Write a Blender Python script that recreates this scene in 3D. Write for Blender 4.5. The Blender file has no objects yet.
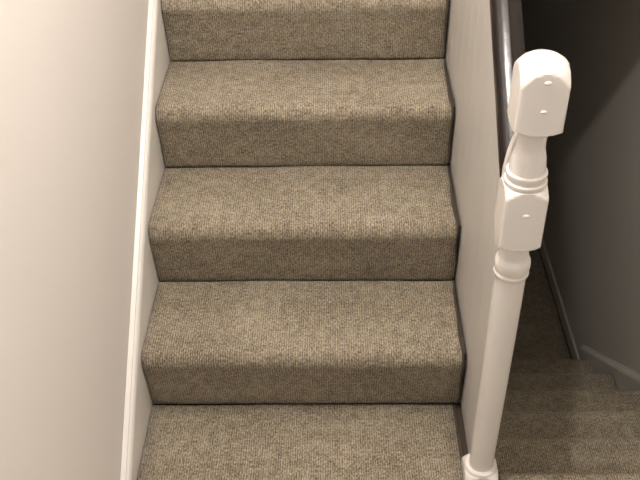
import bpy, bmesh, math, random
from mathutils import Vector, Matrix
random.seed(4)
C = bpy.context.scene.collection
S = bpy.context.scene

# ------------------------------------------------------------------ measures
H, G, O = 0.1846, 0.2488, 0.030          # rise, going, nosing overhang (up flight)
GD = 0.2555                              # going of the down flight
YD = -0.198                              # nosing of the landing above the down flight
NUP, NDN = 8, 6
XL, XR = -0.376, 0.380                   # string face / balustrade face
WL, WR = -0.398, 1.100                   # wall faces
SL = H / G

# ------------------------------------------------------------------ materials
def nodes(name):
    m = bpy.data.materials.new(name); m.use_nodes = True
    nt = m.node_tree; b = nt.nodes['Principled BSDF']
    return m, nt, b

def paint(name, col, rough, bump=0.05, scale=60, mottling=0.03):
    m, nt, b = nodes(name)
    tc = nt.nodes.new('ShaderNodeTexCoord')
    n = nt.nodes.new('ShaderNodeTexNoise'); n.inputs['Scale'].default_value = 3; n.inputs['Detail'].default_value = 4
    nt.links.new(tc.outputs['Object'], n.inputs['Vector'])
    r = nt.nodes.new('ShaderNodeMapRange')
    r.inputs['To Min'].default_value = 1 - mottling; r.inputs['To Max'].default_value = 1 + mottling
    nt.links.new(n.outputs['Fac'], r.inputs['Value'])
    v = nt.nodes.new('ShaderNodeVectorMath'); v.operation = 'SCALE'; v.inputs[0].default_value = col
    nt.links.new(r.outputs[0], v.inputs['Scale']); nt.links.new(v.outputs[0], b.inputs['Base Color'])
    b.inputs['Roughness'].default_value = rough
    n2 = nt.nodes.new('ShaderNodeTexNoise'); n2.inputs['Scale'].default_value = scale
    nt.links.new(tc.outputs['Object'], n2.inputs['Vector'])
    bp = nt.nodes.new('ShaderNodeBump'); bp.inputs['Strength'].default_value = bump; bp.inputs['Distance'].default_value = 0.004
    nt.links.new(n2.outputs['Fac'], bp.inputs['Height']); nt.links.new(bp.outputs[0], b.inputs['Normal'])
    return m

def carpet(name, dark, mid, light):
    """ribbed loop pile: u runs across the ribs, v along them (metres)"""
    m, nt, b = nodes(name)
    N, L = nt.nodes.new, nt.links.new
    uv = N('ShaderNodeUVMap'); uv.uv_map = 'UVMap'
    def noise(sx, sy, det=2, rough=0.5):
        mp = N('ShaderNodeMapping'); mp.inputs['Scale'].default_value = (sx, sy, 1); L(uv.outputs[0], mp.inputs[0])
        n = N('ShaderNodeTexNoise'); n.inputs['Scale'].default_value = 1; n.inputs['Detail'].default_value = det
        n.inputs['Roughness'].default_value = rough
        L(mp.outputs[0], n.inputs['Vector']); return n
    fleck = noise(260, 150, 2, .7); loops = noise(420, 330, 1); soft = noise(45, 38, 3); wear = noise(5, 7, 2)
    mp = N('ShaderNodeMapping'); L(uv.outputs[0], mp.inputs[0])
    w = N('ShaderNodeTexWave'); w.wave_type = 'BANDS'; w.bands_direction = 'X'
    w.inputs['Scale'].default_value = 58; w.inputs['Distortion'].default_value = .9; w.inputs['Detail'].default_value = 1
    w.inputs['Detail Scale'].default_value = 2.0
    L(mp.outputs[0], w.inputs['Vector'])
    def math_(op, a, bb, c=None):
        k = N('ShaderNodeMath'); k.operation = op
        for i, q in enumerate((a, bb, c)):
            if q is None: continue
            if isinstance(q, (int, float)): k.inputs[i].default_value = q
            else: L(q, k.inputs[i])
        return k.outputs[0]
    f = math_('MULTIPLY', fleck.outputs['Fac'], .74)
    f = math_('MULTIPLY_ADD', soft.outputs['Fac'], .24, f)
    f = math_('MULTIPLY_ADD', w.outputs['Fac'], .10, f)
    f = math_('MULTIPLY_ADD', wear.outputs['Fac'], .14, f)
    cr = N('ShaderNodeValToRGB'); L(f, cr.inputs['Fac'])
    e = cr.color_ramp.elements
    e[0].position = .44; e[0].color = (*dark, 1); e[1].position = .76; e[1].color = (*light, 1)
    k = e.new(.59); k.color = (*mid, 1)
    L(cr.outputs[0], b.inputs['Base Color'])
    b.inputs['Roughness'].default_value = 1; b.inputs['Specular IOR Level'].default_value = .1
    b.inputs['Sheen Weight'].default_value = .12; b.inputs['Sheen Roughness'].default_value = .5
    hgt = math_('MULTIPLY_ADD', loops.outputs['Fac'], .8, w.outputs['Fac'])
    bp = N('ShaderNodeBump'); bp.inputs['Strength'].default_value = .55; bp.inputs['Distance'].default_value = .0022
    L(hgt, bp.inputs['Height']); L(bp.outputs[0], b.inputs['Normal'])
    return m

M = {}
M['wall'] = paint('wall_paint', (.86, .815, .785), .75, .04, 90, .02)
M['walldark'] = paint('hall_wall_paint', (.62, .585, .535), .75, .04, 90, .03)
M['ceil'] = paint('ceiling_paint', (.72, .70, .66), .9, .03)
M['gloss'] = paint('white_gloss_paint', (.82, .775, .735), .27, .10, 30, .01)
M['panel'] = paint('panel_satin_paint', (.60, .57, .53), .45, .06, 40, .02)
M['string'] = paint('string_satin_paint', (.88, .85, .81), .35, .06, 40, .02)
M['carpet'] = carpet('ribbed_wool_carpet', (.098, .079, .053), (.262, .219, .161), (.50, .438, .335))
M['bind'] = paint('carpet_binding_tape', (.075, .058, .042), .95, .5, 500, .1)
# polished dark handrail timber with grain along its length
m, nt, b = nodes('polished_mahogany')
tc = nt.nodes.new('ShaderNodeTexCoord'); mp = nt.nodes.new('ShaderNodeMapping'); mp.inputs['Scale'].default_value = (60, 5, 60)
nn = nt.nodes.new('ShaderNodeTexNoise'); nn.inputs['Scale'].default_value = 2; nn.inputs['Detail'].default_value = 5
cr = nt.nodes.new('ShaderNodeValToRGB')
cr.color_ramp.elements[0].color = (.004, .002, .0017, 1); cr.color_ramp.elements[1].color = (.012, .005, .004, 1)
nt.links.new(tc.outputs['Object'], mp.inputs[0]); nt.links.new(mp.outputs[0], nn.inputs['Vector'])
nt.links.new(nn.outputs['Fac'], cr.inputs['Fac']); nt.links.new(cr.outputs[0], b.inputs['Base Color'])
b.inputs['Roughness'].default_value = .18; b.inputs['Specular IOR Level'].default_value = .33
rb = nt.nodes.new('ShaderNodeBump'); rb.inputs['Strength'].default_value = .12; rb.inputs['Distance'].default_value = .002
n3 = nt.nodes.new('ShaderNodeTexNoise'); n3.inputs['Scale'].default_value = 45; nt.links.new(tc.outputs['Object'], n3.inputs['Vector'])
nt.links.new(n3.outputs['Fac'], rb.inputs['Height']); nt.links.new(rb.outputs[0], b.inputs['Normal'])
M['wood'] = m

# ------------------------------------------------------------------ helpers
def link(name, me, mat, parent=None, smooth=False, label=None):
    me.name = name
    o = bpy.data.objects.new(name, me); C.objects.link(o)
    if mat: me.materials.append(mat)
    if parent: o.parent = parent
    if label: o['label'] = label
    if smooth:
        for p in me.polygons: p.use_smooth = True
    return o

def frombm(name, bm, mat, parent=None, smooth=False, label=None):
    bmesh.ops.recalc_face_normals(bm, faces=bm.faces)
    me = bpy.data.meshes.new(name); bm.to_mesh(me); bm.free()
    return link(name, me, mat, parent, smooth, label)

def boxbm(bm, x0, x1, y0, y1, z0, z1):
    v = [bm.verts.new((x, y, z)) for x in (x0, x1) for y in (y0, y1) for z in (z0, z1)]
    for f in ((0, 1, 3, 2), (4, 6, 7, 5), (0, 4, 5, 1), (2, 3, 7, 6), (0, 2, 6, 4), (1, 5, 7, 3)):
        bm.faces.new([v[i] for i in f])

def struct(name, dims, mat):
    bm = bmesh.new(); boxbm(bm, *dims)
    o = frombm(name, bm, mat); o['kind'] = 'structure'; return o

def prism(bm, pts, x0, x1):
    """closed polygon in (y,z), extruded along x"""
    a = [bm.verts.new((x0, y, z)) for y, z in pts]; c = [bm.verts.new((x1, y, z)) for y, z in pts]
    n = len(pts)
    bm.faces.new(a); bm.faces.new(c[::-1])
    for i in range(n):
        bm.faces.new((a[i], c[i], c[(i + 1) % n], a[(i + 1) % n]))

def sweep(bm, prof, p0, p1):
    """closed profile (x, n) swept from p0 to p1 (y,z); n is measured square to the run"""
    dy, dz = p1[0] - p0[0], p1[1] - p0[1]; l = math.hypot(dy, dz); ny, nz = -dz / l, dy / l
    A = [bm.verts.new((x, p0[0] + ny * n, p0[1] + nz * n)) for x, n in prof]
    B = [bm.verts.new((x, p1[0] + ny * n, p1[1] + nz * n)) for x, n in prof]
    k = len(prof); bm.faces.new(A); bm.faces.new(B[::-1])
    for i in range(k): bm.faces.new((A[i], B[i], B[(i + 1) % k], A[(i + 1) % k]))

def bevel(o, w, seg=2, angle=35):
    b = o.modifiers.new('Bevel', 'BEVEL'); b.width = w; b.segments = seg; b.limit_method = 'ANGLE'; b.angle_limit = math.radians(angle)
    o.modifiers.new('WN', 'WEIGHTED_NORMAL')

def thing(name, label, cat, loc=(0, 0, 0), group=None):
    o = bpy.data.objects.new(name, None); C.objects.link(o); o.location = loc
    o.empty_display_size = .1
    o['label'] = label; o['category'] = cat
    if group: o['group'] = group
    return o

def keep(ch, root):
    """children are modelled in world coordinates: move them into the root's frame"""
    ch.data.transform(Matrix.Translation(-Vector(root.location)))

# ------------------------------------------------------------------ carpeted steps
def step_profile(y0, z0, h, g, over, nose_front=None):
    """open profile (y,z) from the foot of the riser over the nosing to the back of the tread"""
    p = [(y0 + .001, z0 - .006), (y0 - .002, z0 + .004), (y0 - .005, z0 + .016)]
    yb, zb = y0 - over * .72, z0 + h - .062
    for t in (.2, .4, .6, .8): p.append((y0 - .005 + (yb - y0 + .005) * t, z0 + .016 + (zb - z0 - .016) * t))
    # rounded nosing
    cy, cz, ry, rz = y0 - over + .026, z0 + h - .030, .026, .030
    for k in range(13):
        a = math.radians(205 - k * (205 - 90) / 12)
        p.append((cy + ry * math.cos(a), cz + rz * math.sin(a)))
    y1 = y0 + g
    n = 10
    for k in range(1, n): p.append((cy + (y1 - .012 - cy) * k / n, z0 + h))
    p += [(y1 - .010, z0 + h - .0005), (y1 - .004, z0 + h - .002), (y1 - .0005, z0 + h - .007)]
    return p

def carpet_mesh(prof, x0, x1, nx, wob=0.0, seed=0, thick=.008, wave=None):
    me = bpy.data.meshes.new('step'); bm = bmesh.new(); uvl = bm.loops.layers.uv.new('UVMap')
    s = [0]
    for a, c in zip(prof, prof[1:]): s.append(s[-1] + math.hypot(c[0] - a[0], c[1] - a[1]))
    rnd = random.Random(seed); ph = rnd.uniform(0, 6)
    off = seed * 3.17
    grid = []
    for j, (y, z) in enumerate(prof):
        a = prof[max(j - 1, 0)]; c = prof[min(j + 1, len(prof) - 1)]
        ty, tz = c[0] - a[0], c[1] - a[1]; l = math.hypot(ty, tz) or 1; ny, nz = -tz / l, ty / l
        row = []
        for i in range(nx + 1):
            x = x0 + (x1 - x0) * i / nx
            d = wob * (math.sin(x * 9 + ph + s[j] * 3) + .6 * math.sin(x * 23 + ph * 2 - s[j] * 9))
            if i == nx and wave: x += wave(s[j], s[-1], ph)
            if j in (0, len(prof) - 1): d = 0
            row.append((bm.verts.new((x, y + ny * d, z + nz * d)), x, s[j]))
        grid.append(row)
    for j in range(len(prof) - 1):
        for i in range(nx):
            q = [grid[j][i], grid[j][i + 1], grid[j + 1][i + 1], grid[j + 1][i]]
            f = bm.faces.new([k[0] for k in q]); f.smooth = True
            for lp, k in zip(f.loops, q): lp[uvl].uv = (k[1] + off, k[2] + off)
    bmesh.ops.recalc_face_normals(bm, faces=bm.faces)
    # make sure the pile side looks up
    if sum(f.normal.z for f in bm.faces) < 0: bmesh.ops.reverse_faces(bm, faces=bm.faces)
    bm.to_mesh(me); bm.free(); return me

def solid(o, t):
    s = o.modifiers.new('Solid', 'SOLIDIFY'); s.thickness = t; s.offset = -1

def edge_strip(prof, x, w, t, wave, ph):
    """whipped edge that follows the profile at the cut side of the carpet"""
    bm = bmesh.new(); rings = []
    s = 0
    tot = sum(math.hypot(c[0] - a[0], c[1] - a[1]) for a, c in zip(prof, prof[1:]))
    for j, (y, z) in enumerate(prof):
        if j: s += math.hypot(y - prof[j - 1][0], z - prof[j - 1][1])
        a = prof[max(j - 1, 0)]; c = prof[min(j + 1, len(prof) - 1)]
        ty, tz = c[0] - a[0], c[1] - a[1]; l = math.hypot(ty, tz) or 1; ny, nz = -tz / l, ty / l
        xx = x + wave(s, tot, ph)
        ring = []
        for k in range(8):
            an = k * math.pi / 4
            dx, dn = w * math.cos(an), t * math.sin(an) - t * .7
            ring.append(bm.verts.new((xx + dx, y + ny * dn, z + nz * dn)))
        rings.append(ring)
    for a, c in zip(rings, rings[1:]):
        for k in range(8): bm.faces.new((a[k], a[(k + 1) % 8], c[(k + 1) % 8], c[k])).smooth = True
    bm.faces.new(rings[0]); bm.faces.new(rings[-1][::-1])
    return bm

def wave_up(s, tot, ph):
    t = s / tot
    return .0036 * math.sin(t * 6.283 + 1.2) - .0008 + .0012 * math.sin(t * 19 + ph)

up = thing('ascending_staircase', 'bright beige carpeted stairs going up between the left wall and the white balustrade', 'staircase', (0, -.0, 0))
CE = XR - .0088
for n in range(NUP):
    pr = step_profile(n * G, n * H, H, G if n < NUP - 1 else 1.4, O)
    me = carpet_mesh(pr, XL + .002, CE, 40, .0011, n + 1, wave=wave_up)
    st = link('carpeted_step', me, M['carpet'], up, True); keep(st, up); solid(st, .008)
    eb = frombm('carpet_edging', edge_strip(pr, CE, .0030, .0036, wave_up, random.Random(n + 1).uniform(0, 6)), M['bind'], st, True, 'dark bound edge of the carpet along the balustrade')
# timber carcass of the up flight beneath the carpet
bm = bmesh.new(); pts = [(.012, -.05)]
for n in range(NUP):
    pts += [(n * G + .012, (n + 1) * H - .045), (n * G - .006, (n + 1) * H - .035), (n * G - .006, (n + 1) * H - .0125)]
    pts += [((n + 1) * G + .012 if n < NUP - 1 else NUP * G + 1.1, (n + 1) * H - .0125)]
pts += [(NUP * G + 1.1, NUP * H - .3), (NUP * G, NUP * H - .3), (.30, -.05)]
prism(bm, pts, XL + .001, XR - .001)
frombm('stair_carcass', bm, M['bind'], up)
# sloping string on the left wall: board with a small moulded top
def string_prof(inner, wall, top):
    s = 1 if inner > wall else -1
    w = abs(inner - wall)
    return [(wall, -.30), (inner, -.30), (inner, -.012), (inner - s * .003, -.004), (inner - s * .006, -.001), (inner - s * .0085, .0005), (inner - s * .0095, .004), (wall + s * .003, .006), (wall, .006)]
bm = bmesh.new()
z_of = lambda y: .240 + .742 * y
sweep(bm, string_prof(XL, WL + .0015, 0), (-.29, z_of(-.29)), (NUP * G - .2, z_of(NUP * G - .2)))
bmesh.ops.recalc_face_normals(bm, faces=bm.faces)
# saw the foot off level with the landing and plumb at the front
for co, no in (((0, 0, -.02), (0, 0, -1)), ((0, -.335, 0), (0, -1, 0))):
    r = bmesh.ops.bisect_plane(bm, geom=bm.verts[:] + bm.edges[:] + bm.faces[:], plane_co=co, plane_no=no, clear_outer=True)
    bmesh.ops.holes_fill(bm, edges=[e for e in bm.edges if len(e.link_faces) == 1])
frombm('wall_string', bm, M['string'], up, label='white painted string board sloping up against the left wall')

# ------------------------------------------------------------------ down flight
dn = thing('descending_staircase', 'shadowy beige carpeted stairs going down to the right of the newel post', 'staircase', (.74, YD, -1.108))
DX0, DX1 = .442, WR - .0165
def nz(k): return -k * H
for k in range(1, NDN):
    # tread k: level -k*H, from riser at YD+(k-1)*GD+O to nosing at YD+k*GD ; runs away from the landing
    yb = YD + (k - 1) * GD + O; yf = YD + k * GD
    # mirrored profile: foot of own riser -> nosing (pointing +y) -> tread back
    base = step_profile(0, 0, H, GD, O)
    y_anchor = yf - O
    pr = [(y_anchor - y, -(k + 1) * H + z) for y, z in base]
    me = carpet_mesh(pr, DX0, DX1, 16, .0011, 20 + k)
    o = link('carpeted_step', me, M['carpet'], dn, True); keep(o, dn); solid(o, .008)
bm = bmesh.new(); pts = [(YD - O - .012, -.0135)]
pts = [(YD - O - .3, -.0135)]
for k in range(NDN):
    yf = YD + k * GD - O
    pts += [(yf + .006, -k * H - .0125), (yf + .006, -k * H - .035), (yf - .012, -k * H - .045), (yf - .012, -(k + 1) * H - .0125)]
pts += [(pts[-1][0], -1.13), (YD - O - .3, -1.13)]
prism(bm, pts, DX0 - .02, DX1)
o = frombm('stair_carcass', bm, M['bind'], dn); keep(o, dn)
bm = bmesh.new()
zd = lambda y: .030 - (H / GD) * (y - YD)
sp = [(x, n) for x, n in string_prof(WR - .016, WR - .0015, 0)]
sweep(bm, sp, (YD - .02, zd(YD - .02)), (1.185, zd(1.185)))
bmesh.ops.recalc_face_normals(bm, faces=bm.faces)
bmesh.ops.bisect_plane(bm, geom=bm.verts[:] + bm.edges[:] + bm.faces[:], plane_co=(0, 0, -1.10), plane_no=(0, 0, -1), clear_outer=True)
bmesh.ops.holes_fill(bm, edges=[e for e in bm.edges if len(e.link_faces) == 1])
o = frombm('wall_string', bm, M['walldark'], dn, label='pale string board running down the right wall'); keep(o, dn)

# ------------------------------------------------------------------ landing carpet (level 0), lower hall carpet
# landing: left bay reaches the foot of the up flight, right bay ends in the nosing of the down flight
ld = thing('landing_carpet', 'beige ribbed carpet on the landing at the foot of the ascending stairs', 'carpet', (0, -1.2, 0))
def flat(x0, x1, y0, y1, z, seed):
    n = max(2, int((y1 - y0) / .05))
    pr = [(y0 + (y1 - y0) * i / n, z) for i in range(n)] + [(y1 - .004, z - .0015), (y1, z - .007)]
    return carpet_mesh(pr, x0, x1, max(2, int((x1 - x0) / .05)), .0008, seed)
o = link('carpet_piece', flat(XL + .002, .360, -.32, -.001, 0, 31), M['carpet'], ld, True); keep(o, ld); solid(o, .008)
o = link('carpet_piece', flat(WL + .014, DX1, -2.6, -.3205, 0, 33), M['carpet'], ld, True); keep(o, ld); solid(o, .008)
base = step_profile(0, 0, H, .10, O)
pr = [(YD - O - y, -H + z) for y, z in base]
o = link('carpet_piece', carpet_mesh(pr, DX0, DX1, 16, .0008, 34), M['carpet'], ld, True); keep(o, ld); solid(o, .008)
pe = [(-.30 + .297 * i / 12, 0.0) for i in range(13)]
o = frombm('carpet_edging', edge_strip(pe, .360, .004, .004, lambda s, t, p: .004 * math.sin(s * 9) , 0), M['bind'], ld, True, 'dark bound edge of the landing carpet'); keep(o, ld)
hc = link('hall_carpet', flat(.425, WR - .018, YD + 5 * GD + .002 - O, 4.4, -1.108, 35), M['carpet'], None, True); solid(hc, .008)
hc['label'] = 'dim beige carpet on the lower hall floor at the bottom of the descending stairs'; hc['category'] = 'carpet'

# ------------------------------------------------------------------ newel post
NX, NY, HF = .399, -.215, .0370
nw = thing('newel_post', 'white turned newel post with square blocks and rounded head, in front of the handrail', 'newel post', (NX, NY, 0))
def sq(a, hf, rc=.0045):
    # distance to a square with slightly rounded arrises
    c, s = abs(math.cos(a)), abs(math.sin(a))
    r = hf / max(c, s)
    # superellipse blend softens the corner
    p = 16
    return hf / ((c ** p + s ** p) ** (1 / p))
def turned(name, prof, label=None, N=128, HF=HF):
    """prof: list of (z, r, square?) ; section = circle r cut by the square blank"""
    bm = bmesh.new(); rings = []
    P = []
    for (z0, r0), (z1, r1) in zip(prof, prof[1:]):
        n = max(1, int(max(abs(z1 - z0), abs(r1 - r0)) / .003)) if r0 != r1 else 1
        for i in range(n): t = i / n; P.append((z0 + (z1 - z0) * t, r0 + (r1 - r0) * t))
    P.append(prof[-1])
    for z, r in P:
        rings.append([bm.verts.new((math.cos(a) * q, math.sin(a) * q, z)) for a in [2 * math.pi * k / N for k in range(N)] for q in [min(r, sq(a, HF))]])
    for a, c in zip(rings, rings[1:]):
        for k in range(N): bm.faces.new((a[k], a[(k + 1) % N], c[(k + 1) % N], c[k]))
    bm.faces.new(rings[0][::-1]); bm.faces.new(rings[-1])
    o = frombm(name, bm, M['gloss'], nw, False, label)
    for p in o.data.polygons: p.use_smooth = True
    o.data.set_sharp_from_angle(angle=math.radians(32))
    return o
D = .056
turned('base_block', [(.0008, D), (.010, D), (.016, .0515), (.021, .047), (.026, .0435), (.030, .0405), (.0315, .0375), (.034, .0360), (.038, .0352), (.040, .033), (.0405, .028)])
turned('shaft', [(.0405, .0265), (.12, .0268), (.25, .0278), (.40, .0285), (.52, .0287), (.583, .0283), (.586, .0300), (.590, .0320), (.594, .0325), (.5965, .0312), (.597, .0285), (.600, .0285), (.6012, .0308), (.605, .0324), (.612, .0330), (.619, .0326), (.624, .0312), (.628, .0288), (.633, .0270), (.642, .0263), (.664, .0263)])
turned('upper_block', [(.664, .0275), (.666, .036), (.669, .045), (.673, .0505), (.680, D), (.764, D), (.7715, .0510), (.778, .0465), (.7835, .0420), (.787, .0385), (.788, .0360), (.789, .0340)])
turned('neck', [(.789, .0340), (.790, .0362), (.7935, .0372), (.797, .0368), (.7985, .0350), (.799, .0325), (.804, .0322), (.805, .0345), (.809, .0356), (.813, .0352), (.8145, .0335), (.815, .0310), (.824, .0305), (.832, .0298), (.842, .0285), (.852, .0262), (.860, .0245), (.870, .0240), (.885, .0245), (.898, .0265)])
turned('head', [(.898, .030), (.900, .038), (.903, .046), (.907, .0530), (.913, .060), (.972, .060), (.984, .0545), (.996, .0485), (1.006, .043), (1.015, .0355), (1.021, .0265), (1.025, .0150), (1.0262, .004)], HF=.0392)
nw.location.x = NX - .0025; nw.rotation_euler.y = .0075
# small domed buttons left in the paint on the faces that look at the landing
for (z, dy, r) in ((.995, -HF - .002, .0050), (.945, -HF - .002, .0042), (.899, -.0262, .0078), (.742, -HF, .0048), (.667, -.0285, .0085)):
    bm = bmesh.new(); bmesh.ops.create_uvsphere(bm, u_segments=20, v_segments=12, radius=r)
    bmesh.ops.scale(bm, verts=bm.verts, vec=(1.25, .55, .8)); bmesh.ops.translate(bm, verts=bm.verts, vec=(.002, dy, z))
    frombm('button', bm, M['gloss'], nw, True)

# ------------------------------------------------------------------ balustrade panel and handrail
RX = .398
RS = .755
zr = lambda y: .894 + RS * y          # handrail centre line
bl = thing('balustrade_panel', 'tall white boarded balustrade infill beneath the handrail, right of the carpeted steps', 'balustrade', (.39, .8, 0))
ys = []; y = -.176; yend = NUP * G - .1; bw = .092
prof = []                                # (y, x) face line with v-grooves
while y < yend:
    y2 = min(y + bw, yend)
    prof += [(y, XR + .0014), (y + .0014, XR), (y2 - .0014, XR)]
    y = y2
prof.append((yend, XR + .0014))
bm = bmesh.new()
zt = lambda y: zr(y) - .031
zbm = lambda y: max(.742 * y - .30, -.004) if y < .39 else .742 * y - .30
def face_row(fx):
    T = [bm.verts.new((fx(x), yy, zt(yy))) for yy, x in prof]; B = [bm.verts.new((fx(x), yy, zbm(yy))) for yy, x in prof]
    return T, B
T1, B1 = face_row(lambda x: x); T2, B2 = face_row(lambda x: 2 * .398 - x)
for i in range(len(prof) - 1):
    bm.faces.new((T1[i], T1[i + 1], B1[i + 1], B1[i])); bm.faces.new((T2[i + 1], T2[i], B2[i], B2[i + 1]))
    bm.faces.new((T1[i + 1], T1[i], T2[i], T2[i + 1])); bm.faces.new((B1[i], B1[i + 1], B2[i + 1], B2[i]))
bm.faces.new((T1[0], B1[0], B2[0], T2[0])); bm.faces.new((T1[-1], T2[-1], B2[-1], B1[-1]))
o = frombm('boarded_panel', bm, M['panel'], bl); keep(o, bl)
# white block that closes the end of the handrail against the newel
bm = bmesh.new()
lv = [(.735, .0270, -.1775, -.1635), (.790, .0262, -.1775, -.1635), (.822, .0225, -.1795, -.1640), (.850, .0170, -.1835, -.1660), (.874, .0105, -.1865, -.1700)]
rings = []
for z, hx, ya_, yb2 in lv:
    rings.append([bm.verts.new((RX + a, b, z)) for a, b in ((-hx, ya_), (hx, ya_), (hx, yb2), (-hx, yb2))])
for a, c in zip(rings, rings[1:]):
    for k in range(4): bm.faces.new((a[k], a[(k + 1) % 4], c[(k + 1) % 4], c[k]))
bm.faces.new(rings[0]); bm.faces.new(rings[-1])
o = frombm('rail_end_block', bm, M['gloss'], bl, label='white wedge between handrail and newel post'); keep(o, bl); bevel(o, .003, 3, 50)

bm = bmesh.new()
hw, hh = .0285, .030
# section: flat sides, softly ridged top, narrower underside
top = [(-.0285, .004), (-.0282, .009), (-.0272, .0135), (-.0252, .0165), (-.0228, .0185)]
x_, n_ = top[-1]
for k in range(10):                      # gently domed slope towards the ridge, 23 to 9 degrees
    a_ = math.radians(10 + 22 * (1 - k / 9) ** 2.0); x_ += .0021; n_ += .0021 * math.tan(a_); top.append((x_, n_))
half = top + [(0, n_ + .0002)]
under = [(-.0280, -.008), (-.0262, -.014), (-.0235, -.0175), (-.0215, -.022), (-.0180, -.0235)]
rp = [(x, n) for x, n in half] + [(-x, n) for x, n in half[-2::-1]] + [(-x, n) for x, n in under] + [(x, n) for x, n in under[::-1]]
ya, yb_ = -.163, NUP * G
k_ = math.hypot(1, RS)
A = [bm.verts.new((RX + x, ya, zr(ya) + n * k_)) for x, n in rp]; B = [bm.verts.new((RX + x, yb_, zr(yb_) + n * k_)) for x, n in rp]
bm.faces.new(A); bm.faces.new(B[::-1])
for i in range(len(rp)): bm.faces.new((A[i], B[i], B[(i + 1) % len(rp)], A[(i + 1) % len(rp)]))
hr = frombm('handrail', bm, M['wood'], None)
for p in hr.data.polygons: p.use_smooth = len(p.vertices) == 4
hr.data.set_sharp_from_angle(angle=math.radians(50))
hr['label'] = 'polished dark brown wooden handrail running up along the top of the white balustrade'; hr['category'] = 'handrail'

# ------------------------------------------------------------------ room shell
struct('wall_left', (WL - .12, WL, -2.8, 3.6, -.05, 4.3), M['wall'])
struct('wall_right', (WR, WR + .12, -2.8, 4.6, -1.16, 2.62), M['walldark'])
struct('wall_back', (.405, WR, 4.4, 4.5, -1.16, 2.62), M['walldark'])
struct('wall_upstairs', (WL, .405, 3.5, 3.6, NUP * H - .3, 4.3), M['wall'])
struct('floor', (WL, WR, -2.7, YD - O - .315, -.16, -.0135), M['bind'])
struct('floor_step', (WL, .382, YD - O - .312, .010, -.05, -.0135), M['bind'])
struct('floor_hall', (.405, WR, 1.04, 4.4, -1.16, -1.1165), M['bind'])
# spandrel wall below the up flight, facing the down flight
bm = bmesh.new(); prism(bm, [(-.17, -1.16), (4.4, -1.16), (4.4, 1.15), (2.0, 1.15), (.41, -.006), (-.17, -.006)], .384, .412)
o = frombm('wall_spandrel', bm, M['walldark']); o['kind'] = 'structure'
# added unseen block over the down flight; its edge throws the right-wall diagonal shadow
YB, ZB = .50, 1.235
struct('shadow_caster', (.425, WR, YB, 4.4, ZB, 4.3), M['wall'])
struct('ceiling', (WL, WR, -2.8, YB, 2.5, 2.62), M['ceil'])
struct('ceiling_stairs', (WL, .425, YB, 3.6, 4.2, 4.3), M['ceil'])
# level skirtings
bm = bmesh.new(); boxbm(bm, WL, WL + .016, -2.7, -.336, -.012, .085); o = frombm('baseboard_left', bm, M['string']); o['kind'] = 'structure'; bevel(o, .004)
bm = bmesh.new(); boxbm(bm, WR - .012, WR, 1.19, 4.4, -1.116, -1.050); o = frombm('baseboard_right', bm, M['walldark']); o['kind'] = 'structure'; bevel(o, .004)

# ------------------------------------------------------------------ light
def lamp(name, kind, loc, energy, col, size):
    l = bpy.data.lights.new(name, kind); l.energy = energy; l.color = col
    if kind == 'POINT': l.shadow_soft_size = size
    if kind == 'AREA': l.size = size
    o = bpy.data.objects.new(name, l); C.objects.link(o); o.location = loc; return o
LAMP = lamp('ceiling_lamp', 'POINT', (.06, -.31, 2.25), 51, (1, .945, .89), .025)
lamp('upstairs_fill', 'POINT', (0, 2.3, 3.9), 40, (1, .93, .87), .08)  # added fill light, lifts treads, panel and walls but not the risers
w = bpy.data.worlds.new('World'); S.world = w; w.use_nodes = True
w.node_tree.nodes['Background'].inputs[0].default_value = (1, .95, .9, 1)
w.node_tree.nodes['Background'].inputs[1].default_value = .80

# ------------------------------------------------------------------ camera
pitch, yaw, roll, F = 0.6536, -0.0249, -0.0211, 889.3
f = Vector((math.sin(yaw) * math.cos(pitch), math.cos(yaw) * math.cos(pitch), -math.sin(pitch)))
r = Vector((math.cos(yaw), -math.sin(yaw), 0)); u = r.cross(f)
r2 = r * math.cos(roll) + u * math.sin(roll); u2 = -r * math.sin(roll) + u * math.cos(roll)
cam = bpy.data.cameras.new('Camera'); co = bpy.data.objects.new('Camera', cam); C.objects.link(co)
mt = Matrix((( r2.x, u2.x, -f.x, .0817), (r2.y, u2.y, -f.y, -1.4854), (r2.z, u2.z, -f.z, 1.6393), (0, 0, 0, 1)))
co.matrix_world = mt
cam.sensor_width = 36; cam.lens = F / 640 * 36; cam.clip_start = .02
S.camera = co
S.view_settings.view_transform = 'Standard'; S.view_settings.look = 'None'
S.view_settings.gamma = 1; S.view_settings.use_curve_mapping = False
S.view_settings.exposure = 0.0
